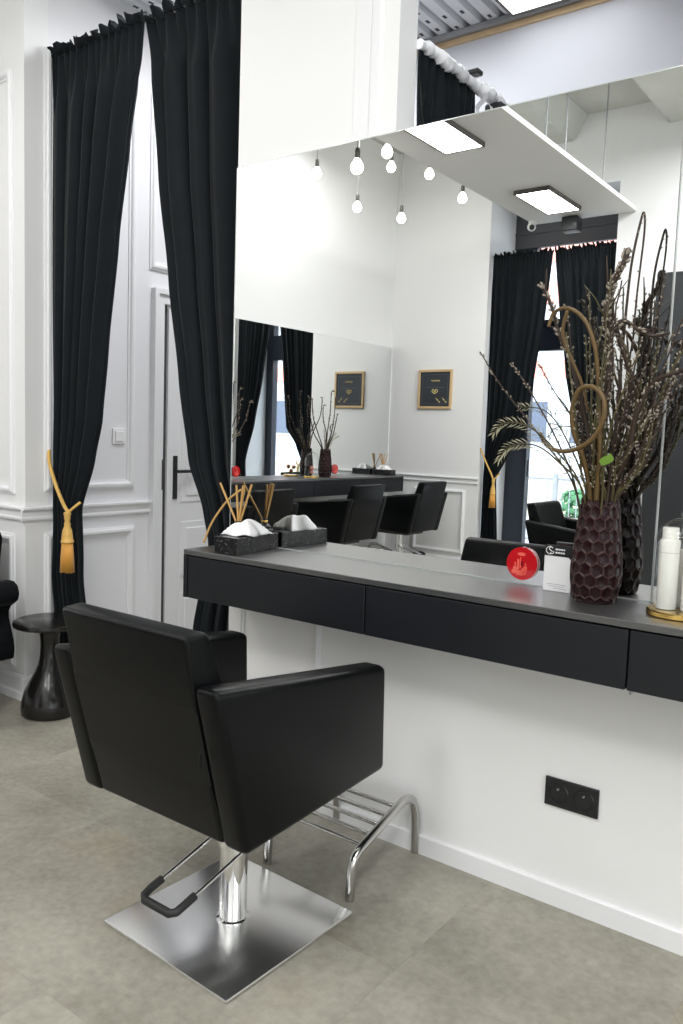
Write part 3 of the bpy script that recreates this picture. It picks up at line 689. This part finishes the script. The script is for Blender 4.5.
# vase
def vase_mesh():
    nr, na, H, rows, cols = 150, 182, .262, 9.0, 13
    def rad(t): # base to mouth
        return .0515 + .0115 * math.sin(min(t / .30, 1) * PI / 2) - .0185 * max(0, (t - .30) / .70) ** 1.25
    pts = []
    for r in range(-1, 13):
        for c in range(-2, cols + 3): pts.append((c + (.5 if r % 2 else 0), r))
    def hexh(u, v):
        best = []
        r0 = int(v)
        for r in range(r0 - 1, r0 + 3):
            off = .5 if r % 2 else 0.
            c0 = math.floor(u - off)
            for c in (c0 - 1, c0, c0 + 1, c0 + 2):
                best.append(math.hypot((u - c - off) * 1.0, (v - r) * .86))
        best.sort(); return best[1] - best[0]
    mb = MB(); rings = []; lay = mb.bm.verts.layers.float.new('ridge')
    for i in range(nr + 1):
        t = i / nr; ring = []
        for k in range(na):
            a = 2 * PI * k / na
            d = hexh(k / na * cols, t * rows)
            e = max(0, 1 - d / .24); e = e * e * (3 - 2 * e)
            fade = min(1, t / .04)
            bulge = min(1, d / .8)
            rr = rad(t) + (.0030 * e - .0026 * bulge) * fade
            zz = t * H
            if t > .97: zz += .004 * math.cos(a * cols) * (t - .97) / .03
            vv = mb.bm.verts.new((rr * math.cos(a), rr * math.sin(a), zz)); vv[lay] = e * fade; ring.append(vv)
        rings.append(ring)
    inner = []
    for t in (1., .9, .5, .1):
        inner.append([mb.bm.verts.new(((rad(t) - .007) * math.cos(2 * PI * k / na), (rad(t) - .007) * math.sin(2 * PI * k / na), t * H)) for k in range(na)])
    for a, b_ in zip(rings + inner, (rings + inner)[1:]):
        for k in range(na): mb.bm.faces.new((a[k], a[(k + 1) % na], b_[(k + 1) % na], b_[k]))
    mb.bm.faces.new(rings[0][::-1]); mb.bm.faces.new(inner[-1])
    return mb
VX, VY = -.720, -.093
vs = tag(vase_mesh().build('vase', 'vase', smooth=True, loc=(VX, VY, .911)), 'tall burgundy honeycomb-relief vase of branches in front of the mirror', 'vase', 'burgundy honeycomb vases')
for y, lab in ((-3.95, 'burgundy vase on the second console nearer the window'), (-2.60, 'burgundy vase on the second console at the left edge of the view')):
    copy_tree(vs, (XB + .12, y, .911), 0, lab, 'burgundy honeycomb vases')

# branches -------------------------------------------------------------
def branch(name, pts, r0, r1, mat, label, group, buds=0, bud_r=.005, bud_from=.35, k=6, loc=None, cat='branch', side=0, sprig=None, seed=1, wob=.0):
    rnd = random.Random(seed)
    P = smooth_path(pts, k)
    for i, p in enumerate(P):
        if i > 3: P[i] = p + Vector((rnd.uniform(-wob, wob), rnd.uniform(-wob, wob), rnd.uniform(-wob, wob)))
    n = len(P)
    mb = MB().tube(P, [r0 + (r1 - r0) * i / (n - 1) for i in range(n)], 7)
    for s in range(side):
        i = int(n * rnd.uniform(.45, .9)); d = (P[min(i + 2, n - 1)] - P[i - 1]).normalized() + Vector((rnd.uniform(-.8, .8), rnd.uniform(-.5, .1), rnd.uniform(-.1, .5)))
        d.normalize(); L = rnd.uniform(.04, .11)
        q = [P[i], P[i] + d * L * .5 + Vector((0, 0, .01)), P[i] + d * L]
        if max(v.y for v in q) > -.012: continue
        rs = min(r1, .0028); mb.tube(q, [rs, rs * .9, rs * .5], 5)
    o = mb.build(name, mat, smooth=True)
    tag(o, label, cat, group)
    if buds:
        bb = MB()
        for j in range(buds):
            f = bud_from + (1 - bud_from) * (j + rnd.random() * .7) / buds
            i = min(int(f * (n - 1)), n - 2); p = P[i].lerp(P[i + 1], rnd.random())
            tdir = (P[i + 1] - P[i]).normalized()
            a = Vector((rnd.uniform(-1, 1), rnd.uniform(-1, 1), rnd.uniform(-1, 1))); a = (a - tdir * a.dot(tdir)).normalized()
            rr = r0 + (r1 - r0) * f
            c = p + a * (rr + bud_r * .5)
            if c.y > -.014: continue
            bb.ball(c, bud_r * rnd.uniform(.7, 1.2), 1, (.62, .62, 1.25), (tdir * .8 + a * .6).to_track_quat('Z', 'Y'))
        bb.build('catkins', 'catkin', o, smooth=True)
    if sprig:
        lb = MB()
        cnt, Ln = sprig
        for j in range(cnt):
            f = .30 + .70 * j / cnt; i = min(int(f * (n - 1)), n - 2); p = P[i]; tdir = (P[i + 1] - P[i]).normalized()
            for s in (-1, 1):
                a = Vector((rnd.uniform(-.3, .3), rnd.uniform(-1, .4), s * 1.)); a = (a - tdir * a.dot(tdir)).normalized()
                d = (tdir * .9 + a * .7).normalized(); q1 = p + d * Ln * (1.1 - .6 * f)
                w = tdir.cross(a) * .0016
                if q1.y > -.014: continue
                m_ = p.lerp(q1, .5) + a * .002
                lb.bm.faces.new([lb.bm.verts.new(v) for v in (p, m_ + w, q1, m_ - w)])
        lo = lb.build('needles', 'sprig', o)
    return o
def V3(x, z, y): return (x, y, z)
G = 'branches in the burgundy vase'
base_in = lambda dx, dy: V3(VX + dx, .95, VY + dy)
# thick, knotted and twisted branches
branch('willow_branch', [base_in(.0, .0), V3(-0.728, 1.170, -0.100), V3(-0.731, 1.281, -0.130), V3(-0.705, 1.418, -0.150), V3(-0.701, 1.526, -0.140), V3(-0.711, 1.621, -0.160), V3(-0.710, 1.691, -0.150), V3(-0.680, 1.747, -0.160), V3(-0.671, 1.788, -0.150)], .011, .0065, 'bark', 'thick dark willow branch full of grey catkins, straight up from the vase', G, 190, .0043, .30, side=4, seed=2)
branch('willow_branch', [base_in(.01, .01), V3(-0.710, 1.169, -0.085), V3(-0.697, 1.300, -0.080), V3(-0.663, 1.420, -0.090), V3(-0.662, 1.499, -0.110), V3(-0.693, 1.587, -0.120), V3(-0.722, 1.658, -0.110)], .010, .006, 'bark', 'thick dark willow branch bending right then back over the vase', G, 110, .0042, .4, side=3, seed=3)
branch('willow_branch', [base_in(.01, -.01), V3(-0.695, 1.180, -0.100), V3(-0.646, 1.300, -0.130), V3(-0.625, 1.398, -0.150), V3(-0.583, 1.471, -0.160), V3(-0.519, 1.493, -0.180), V3(-0.447, 1.548, -0.200)], .009, .004, 'bark', 'dark willow branch reaching right above the glass dome', G, 40, .005, .4, side=3, seed=4)
branch('willow_branch', [V3(-0.708, 1.593, -0.150), V3(-0.677, 1.619, -0.140), V3(-0.641, 1.596, -0.130), V3(-0.609, 1.582, -0.120), V3(-0.572, 1.589, -0.110)], .006, .004, 'bark', 'short dark side branch crossing the top of the bouquet', G, 26, .005, .1, side=2, seed=6)
branch('curly_branch', [base_in(-.01, -.01), V3(-0.741, 1.181, -0.110), V3(-0.756, 1.291, -0.150), V3(-0.773, 1.349, -0.170), V3(-0.775, 1.407, -0.180), V3(-0.756, 1.449, -0.190), V3(-0.720, 1.455, -0.200), V3(-0.689, 1.429, -0.210), V3(-0.684, 1.386, -0.210), V3(-0.702, 1.344, -0.200), V3(-0.741, 1.310, -0.190), V3(-0.792, 1.296, -0.170), V3(-0.840, 1.305, -0.160), V3(-0.871, 1.340, -0.150)], .0072, .0052, 'bark2', 'golden brown branch curled into a ring above the vase', G, 0, k=8, seed=8)
branch('curly_branch', [base_in(0, -.02), V3(-0.721, 1.181, -0.120), V3(-0.710, 1.300, -0.150), V3(-0.717, 1.417, -0.160), V3(-0.720, 1.494, -0.170), V3(-0.731, 1.565, -0.180), V3(-0.760, 1.623, -0.180), V3(-0.803, 1.652, -0.180), V3(-0.843, 1.644, -0.170), V3(-0.855, 1.610, -0.170)], .0066, .0045, 'bark2', 'golden brown branch arching over to the left', G, 0, k=8, seed=9)
branch('curly_branch', [base_in(-.01, .0), V3(-0.733, 1.180, -0.105), V3(-0.748, 1.320, -0.120), V3(-0.779, 1.448, -0.130), V3(-0.809, 1.536, -0.140), V3(-0.834, 1.593, -0.150), V3(-0.854, 1.652, -0.150), V3(-0.876, 1.701, -0.150), V3(-0.893, 1.725, -0.150)], .006, .004, 'bark', 'slender brown branch with a dry seed head, leaning left', G, 30, .0055, .5, seed=10, side=3)
branch('curly_branch', [V3(-0.803, 1.647, -0.180), V3(-0.816, 1.591, -0.170), V3(-0.791, 1.524, -0.160), V3(-0.766, 1.466, -0.150), V3(-0.750, 1.398, -0.140)], .005, .0035, 'bark2', 'golden twig hanging back down inside the arching branch', G, 0, seed=12)
branch('tall_twig', [base_in(.01, -.02), V3(-0.695, 1.181, -0.115), V3(-0.683, 1.399, -0.120), V3(-0.682, 1.599, -0.110), V3(-0.678, 1.760, -0.100), V3(-0.662, 1.865, -0.100), V3(-0.655, 1.880, -0.100), V3(-0.652, 1.830, -0.100), V3(-0.660, 1.680, -0.100), V3(-0.659, 1.549, -0.110)], .004, .0022, 'bark', 'tallest thin twig, hooked at its tip above all others', G, 12, .003, .5, k=8, seed=13)
for i, (dx, z, lab) in enumerate(((-.31, 1.55, 'thin twig reaching furthest left towards the window curtain'), (-.22, 1.52, 'thin twig reaching left between the furthest twig and the ring'))):
    branch('thin_twig', [base_in(-.02, -.01), V3(VX - .05, 1.19, -.13), V3(VX + dx * .45, 1.33, -.17), V3(VX + dx * .8, 1.46, -.19), V3(VX + dx, z, -.20)], .003, .0014, 'bark', lab, G, 26, .0035, .45, seed=20 + i)
# feathery sprigs left
for i, (pts, lab) in enumerate((([base_in(-.02, 0), V3(-0.758, 1.191, -0.120), V3(-0.825, 1.301, -0.160), V3(-0.894, 1.358, -0.180), V3(-0.957, 1.363, -0.190), V3(-0.985, 1.330, -0.190)], 'pale feathery sprig drooping at its left tip'),
        ([base_in(-.02, -.01), V3(-0.749, 1.182, -0.130), V3(-0.808, 1.272, -0.180), V3(-0.866, 1.310, -0.200), V3(-0.928, 1.301, -0.210), V3(-0.956, 1.263, -0.210)], 'lowest pale feathery sprig left of the vase'),
        ([base_in(-.02, .02), V3(-0.759, 1.189, -0.090), V3(-0.816, 1.330, -0.110), V3(-0.872, 1.399, -0.120), V3(-0.941, 1.409, -0.130)], 'upper pale feathery sprig left of the ring'))):
    branch('feathery_sprig', pts, .003, .0012, 'stem', lab, G, sprig=(34, .040), seed=30 + i, cat='sprig')
lf = branch('leafy_stem', [base_in(.01, -.03), V3(-.70, 1.19, -.14), V3(-.695, 1.27, -.16)], .003, .002, 'stem', 'short stem with one bright green leaf at the vase mouth', G, seed=40)
MB().grid(lambda u, v: (-.695 + (u - .5) * .035 * math.sin(PI * min(.98, v + .05)) + .02 * v, -.162 - .01 * v, 1.265 + .03 * v), 4, 6).build('leaf', 'leaf', lf, smooth=True)
# many upright catkin twigs, alike
rnd = random.Random(77)
for i in range(26):
    an = rnd.uniform(-1, 1); top = rnd.uniform(1.48, 1.80) - abs(an) * .12
    x1 = VX + .015 + an * .125 + rnd.uniform(-.02, .02); y1 = rnd.uniform(-.19, -.045)
    b0 = (VX + an * .03, VY + rnd.uniform(-.025, .03), .96)
    mid = (VX + an * .05 + rnd.uniform(-.012, .012), (VY + y1) / 2, 1.25)
    branch('catkin_twig', [b0, (VX + an * .038, VY * .8 + y1 * .2, 1.165), mid, ((mid[0] + x1) / 2 + rnd.uniform(-.015, .015), y1, (1.25 + top) / 2), (x1, y1, top)], rnd.uniform(.0032, .005), .0018,
           ('bark', 'stem', 'stem')[i % 3], 'thin upright catkin twig in the middle of the bouquet', 'upright catkin twigs in the vase', 34, .0036, .38, seed=100 + i, side=1, wob=.003)
for i in range(8):
    x1 = VX + rnd.uniform(.10, .27); y1 = rnd.uniform(-.16, -.05); top = rnd.uniform(1.40, 1.72)
    b0 = (VX + .02, VY + rnd.uniform(-.02, .03), .96)
    branch('catkin_twig', [b0, (VX + .034, VY * .8 + y1 * .2, 1.165), (VX + .05 + (x1 - VX) * .25, (VY + y1) / 2, 1.27), (VX + (x1 - VX) * .7 + rnd.uniform(-.015, .015), y1, (1.27 + top) / 2 + .02), (x1, y1, top)], rnd.uniform(.0035, .005), .0018,
           ('bark', 'bark', 'stem')[i % 3], 'thin catkin twig leaning right from the vase above the glass dome', 'right-leaning catkin twigs in the vase', 38, .0036, .34, seed=200 + i, side=2, wob=.003)
# bouquets of the second console
def bouquet(cx, cy, seed, vl):
    rnd = random.Random(seed)
    for i in range(7):
        a = rnd.uniform(0, 2 * PI); L = rnd.uniform(.06, .20); top = rnd.uniform(1.40, 1.72)
        dx, dy = L * math.cos(a) * .45 + .02, L * math.sin(a) * 1.5
        pts = [(cx + dx * .08, cy + dy * .08, .95), (cx + dx * .2, cy + dy * .2, 1.17), (cx + dx * .55 + rnd.uniform(-.02, .02), cy + dy * .55 + rnd.uniform(-.03, .03), 1.32), (cx + dx * .85, cy + dy * .9, (1.32 + top) / 2), (cx + dx, cy + dy, top), (cx + dx + .01, cy + dy * 1.15 + rnd.uniform(-.04, .04), top + .01)]
        branch('willow_branch', pts, .006, .0035, 'bark', 'dark willow branch in the %s' % vl, 'branches in the %s' % vl, 14, .006, .5, seed=seed * 10 + i)
    for i in range(3):
        dy = (-.14, -.09, .10)[i]
        branch('feathery_sprig', [(cx, cy, .95), (cx + .01, cy + dy * .2, 1.17), (cx + .03, cy + dy * .6, 1.27), (cx + .05, cy + dy, 1.30 + .03 * i)], .003, .0015, 'stem', 'green feathery sprig in the %s' % vl, 'sprigs in the %s' % vl, sprig=(22, .05), seed=seed * 10 + 8 + i, cat='sprig')
bouquet(XB + .12, -3.95, 5, 'second console vase nearer the window')
bouquet(XB + .12, -2.60, 6, 'second console vase at the left edge of the view')

# glass domes
def dome(loc, label, flowers=False):
    t = empty('glass_dome', loc, label, 'glass dome', 'glass domes with gold bases')
    MB().lathe([(0, 0), (.069, 0), (.073, .003), (.073, .012), (.069, .015), (.0, .015)], n=48).build('base', 'gold', t, smooth=35)
    prof = [(.064, .015), (.0645, .10), (.064, .17)] + [(.064 * math.cos(a * PI / 24), .17 + .068 * math.sin(a * PI / 24)) for a in range(1, 12)] + [(0, .238)]
    MB().lathe(prof, n=48).build('bell', 'glass', t, smooth=True)
    MB().ball((0, 0, .245), .009, 2).build('knob', 'glass', t, smooth=True)
    return t
dm = dome((-.503, -.124, .911), 'glass dome on gold base right of the vase')
def bottle(x, y, h, r, lab, mat='cream'):
    t = tag(MB().lathe([(0, 0), (r - .001, 0), (r, .003), (r, h * .84), (r - .0015, h * .86), (0, h * .86)], n=28).build('cosmetic_bottle', mat, smooth=35, loc=(x, y, .927)), lab, 'bottle', 'bottles under the glass dome')
    MB().lathe([(0, h * .86), (r * .8, h * .86), (r * .8, h), (r * .75, h + .002), (0, h + .002)], n=28).build('cap', mat, t, smooth=35)
    MB().lathe([(r + .0002, h * .70), (r + .0002, h * .706)], n=28).build('print_line', 'label', t)
bottle(-.530, -.134, .195, .0235, 'white bottle under the glass dome, nearest the vase', 'cream')
bottle(-.476, -.128, .165, .0215, 'cream bottle under the glass dome, further from the vase')
bottle(-.506, -.088, .14, .018, 'cream bottle at the back under the glass dome')
copy_tree(dm, (XB + .13, -3.735, .911), 0, 'glass dome with pink flowers on the second console', 'glass domes with gold bases')
rnd = random.Random(9)
for i, (dx, dy, dz) in enumerate(((.0, 0, .035), (.02, .018, .075), (-.015, -.02, .07))):
    fl = MB()
    for k in range(26):
        v = Vector((rnd.uniform(-1, 1), rnd.uniform(-1, 1), rnd.uniform(-1, 1))).normalized()
        fl.ball(Vector((0, 0, 0)) + v * .014, .011, 1, (1, 1, .45), v.to_track_quat('Z', 'Y'))
    f = fl.build('pink_flower', 'petal', smooth=True, loc=(XB + .13 + dx, -3.735 + dy, .926 + dz))
    tag(f, ('pink flower at the bottom of the dome on the second console', 'pink flower nearest the vase in the dome on the second console', 'pink flower furthest from the vase in the dome on the second console')[i], 'flower', 'pink flowers in the dome')

# ------------------------------------------------------------------ far wall: board, window, fittings
t = empty('framed_board', (-4.332, YC, 1.812), 'black board with gold writing in a light gold frame, seen in the mirror', 'picture frame')
mb = MB()
for a, b_ in (((-.20, -.20), (.20, -.175)), ((-.20, .175), (.20, .20)), ((-.20, -.175), (-.175, .175)), ((.175, -.175), (.20, .175))):
    mb.box((a[0], .002, a[1]), (b_[0], .022, b_[1]), .003, 1)
mb.build('frame', 'goldframe', t)
MB().box((-.176, .002, -.176), (.176, .012, .176)).build('board', 'chalk', t)
mb = MB()
for a, b_ in (((-.15, -.15), (.15, -.147)), ((-.15, .147), (.15, .15)), ((-.15, -.15), (-.147, .15)), ((.147, -.15), (.15, .15))): mb.box((a[0], .012, a[1]), (b_[0], .0128, b_[1]))
for k in range(9): mb.box((-.10 + k * .023, .012, .014), (-.086 + k * .023, .0128, .022))
mb.build('border_line', 'board_line', t)
mb = MB()
mb.tube([(.055 - k * .011, .0135, .085 + (.009 if k % 2 else -.006)) for k in range(10)], .0045, 6)
for s in (-1, 1): mb.tube(smooth_path([(0, .0135, -.045), (s * .03, .0135, -.025), (s * .028, .0135, -.005), (s * .012, .0135, -.005), (s * .004, .0135, -.03)], 4), .0045, 6)
for x, z in ((.135, -.13), (.11, -.105), (.06, -.13), (.035, -.108)): mb.ball((x, .0135, z), .011, 1, (1, .3, .8)); mb.tube([(x, .0135, z), (x - .02, .0135, z + .02)], .003, 5)
mb.build('gold_motif', 'dimgold', t)

# window
WY = YC - .64
w = MB().box((NI0, WY - .05, .0), (-3.56, WY + .05, NIT), .004, 1).box((-2.66, WY - .05, 0), (NI1, WY + .05, NIT), .004, 1).box((-3.56, WY - .05, 2.235), (-2.66, WY + .05, 2.545), .004, 1).box((-3.56, WY - .05, 0), (-2.66, WY + .05, .12), .004, 1).box((-3.56, WY - .045, 3.28), (-2.66, WY + .05, NIT), .004, 1)
w = struct(w.build('window_1', 'frame_dark'), 'tall dark blue window frame behind the black curtains', 'window')
for z0, z1 in ((.12, 2.235), (2.545, 3.28)): MB().box((-3.56, WY - .006, z0), (-2.66, WY + .006, z1)).build('window_pane', 'glass', w)
MB().box((-3.535, WY + .05, .95), (-3.52, WY + .075, 1.12), .003, 1).build('window_handle', 'black', w)
struct(MB().box((NI0, YC - .585, 3.262), (NI1, YC - .555, NIT), .003, 1).box((NI0, YC - .556, 3.40), (NI1, YC - .543, 3.412)).build('trim_17', 'frieze'), 'dark grey panel above the window curtains', 'panel')
t = empty('security_camera', (-3.312, -5.08, 3.336), 'small white dome camera under the end of the hanging board', 'camera')
MB().lathe([(0, 0), (.030, 0), (.030, -.012), (.022, -.02), (0, -.02)], n=20).build('mount', 'white', t, smooth=35)
MB().ball((0, 0, -.048), .040, 3).build('housing', 'white', t, smooth=True)
MB().ball((.013, .022, -.056), .026, 2).build('lens', 'black', t, smooth=True)
t = empty('speaker_box', (-2.93, -5.09, 3.336), 'black box speaker under the hanging board above the window', 'speaker')
MB().box((-.075, -.065, -.135), (.075, .065, -.008), .01, 2).build('case', 'panel_dark', t)
MB().box((-.05, -.03, -.014), (.05, .03, 0)).build('bracket', 'black', t)
MB().tube([(.06, .069, -.085), (.06, .074, -.085)], .012, 12).build('lens', 'socket', t)
t = empty('dark_cabinet', (-1.57, YC, 0), 'tall charcoal cabinet against the far wall, right of the window', 'cabinet')
MB().box((-.50, .002, .06), (.50, .36, 2.72), .004, 1).build('body', 'panel_dark', t)
MB().box((-.48, .02, 0), (.48, .33, .06)).build('plinth', 'black', t)
for s in (-1, 1):
    dd = MB().box((s * .003, .361, .07), (s * .498, .379, 2.71), .002, 1).build('door', 'panel_dark', t)
    MB().box((s * .03, .379, 1.0), (s * .042, .40, 1.3), .003, 1).build('handle', 'black', dd)

# ------------------------------------------------------------------ street outside
struct(MB().box((-22, -40, -.3), (12, YC - .95, -.12)).build('pavement', 'ext_ground'), 'pale pavement outside the window', 'pavement')
t = empty('street_building', (-5.6, -12.6, -.12), 'pale building with red bands across the street', 'building')
MB().box((-8, -3, 0), (10, 0, 9)).build('wall', 'ext_wall', t)
for z0, z1 in ((2.62, 2.95), (4.0, 4.35), (4.75, 5.1)): MB().box((-8, 0, z0), (10, .08, z1)).build('red_band', 'ext_red', t)
MB().box((-8, 0, .0), (10, .1, .75)).build('stone_base', 'ext_stone', t)
for k in range(12):
    x = -7.2 + k * 1.4
    f = MB().box((x, 0, 1.35), (x + 1.05, .04, 2.25), .01, 1).build('window', 'ext_wall', t)
    MB().box((x + .06, .04, 1.42), (x + .99, .05, 2.18)).build('pane', 'ext_glass', f)
t = empty('street_railing', (-4.2, -8.2, -.12), 'thin grey street railing outside the window', 'railing')
MB().tube([(-3, 0, .95), (3, 0, .95)], .02, 8).tube([(-3, 0, .12), (3, 0, .12)], .015, 8).build('rail', 'metal_grey', t)
b_ = MB()
for k in range(61): b_.tube([(-3 + k * .1, 0, .12), (-3 + k * .1, 0, .95)], .007, 6)
b_.build('bars', 'metal_grey', t)
for x in (-3, -1.5, 0, 1.5, 3): MB().box((x - .03, -.03, 0), (x + .03, .03, 1.0 if x else 1.02), .004, 1).build('post', 'metal_grey', t)
t = empty('potted_shrub', (-4.35, -9.4, -.12), 'small round green shrub in a grey pot outside the window', 'shrub')
MB().lathe([(0, 0), (.16, 0), (.2, .35), (.18, .35), (.17, .3), (0, .3)], n=20).build('pot', 'ext_stone', t, smooth=35)
fb = MB(); rnd = random.Random(3)
for k in range(160):
    v = Vector((rnd.uniform(-1, 1), rnd.uniform(-1, 1), rnd.uniform(-1, 1))).normalized() * .24 * rnd.uniform(.7, 1)
    fb.ball(v + Vector((0, 0, .55)), .05, 1, (1, 1, .35), v.to_track_quat('Z', 'Y'))
fb.build('foliage', 'hedge', t)

# ------------------------------------------------------------------ light
w = bpy.data.worlds.new('world'); bpy.context.scene.world = w; w.use_nodes = True
bg = w.node_tree.nodes['Background']; bg.inputs[0].default_value = (.80, .90, 1, 1); bg.inputs[1].default_value = 7.
def area(name, loc, sx, sy, power, rot=(0, 0, 0), col=(1, .995, .99)):
    l = bpy.data.lights.new(name, 'AREA'); l.shape = 'RECTANGLE'; l.size = sx; l.size_y = sy; l.energy = power; l.color = col
    o = bpy.data.objects.new(name, l); C.objects.link(o); o.location = loc; o.rotation_euler = rot; return o
# unseen area lights added below the ceiling to brighten the salon
for x, y, p in ((.3, -1.6, 44), (.6, -3.6, 60), (-1.1, -4.1, 95), (-1.2, -2.4, 42), (-4.1, -1.3, 9), (-4.1, -3.2, 36)):
    area('salon_fill', (x, y, 3.86), .9, .9, p)
# unseen cool-tinted area light just inside the closed right end wall
area('right_end_fill', (XE - .05, -2.8, 1.7), 3.2, 2.6, 85, (0, PI / 2, 0), (.90, .95, 1))
# area lights without fixtures, added to brighten the passage and back room
area('back_room_fill', (-2.45, .85, 3.36), .7, .6, 44, col=(.97, .98, 1))
area('back_room_fill', (-.3, .7, 3.36), .8, .5, 3, col=(.97, .98, 1))

# ------------------------------------------------------------------ camera and view
R = ((0.7996121, 0.0837100, -0.5946538), (0.5995701, -0.0557058, 0.7983812), (0.0337068, -0.9949319, -0.0947330))
cam = bpy.data.cameras.new('camera'); co = bpy.data.objects.new('camera', cam); C.objects.link(co)
cam.sensor_fit = 'VERTICAL'; cam.sensor_height = 36; cam.sensor_width = 24; cam.lens = 28.7202; cam.clip_start = .02
co.matrix_world = Matrix(((R[0][0], -R[0][1], -R[0][2], 0), (R[1][0], -R[1][1], -R[1][2], -2.1737), (R[2][0], -R[2][1], -R[2][2], 1.32), (0, 0, 0, 1)))
S = bpy.context.scene
S.camera = co
S.view_settings.view_transform = 'Standard'; S.view_settings.look = 'None'; S.view_settings.gamma = 1; S.view_settings.exposure = -.36
S.view_settings.use_curve_mapping = False
S.cycles.max_bounces = 12; S.cycles.glossy_bounces = 8; S.cycles.transparent_max_bounces = 12; S.cycles.diffuse_bounces = 5
S.cycles.sample_clamp_indirect = 6
S.cycles.caustics_reflective = False; S.cycles.caustics_refractive = False
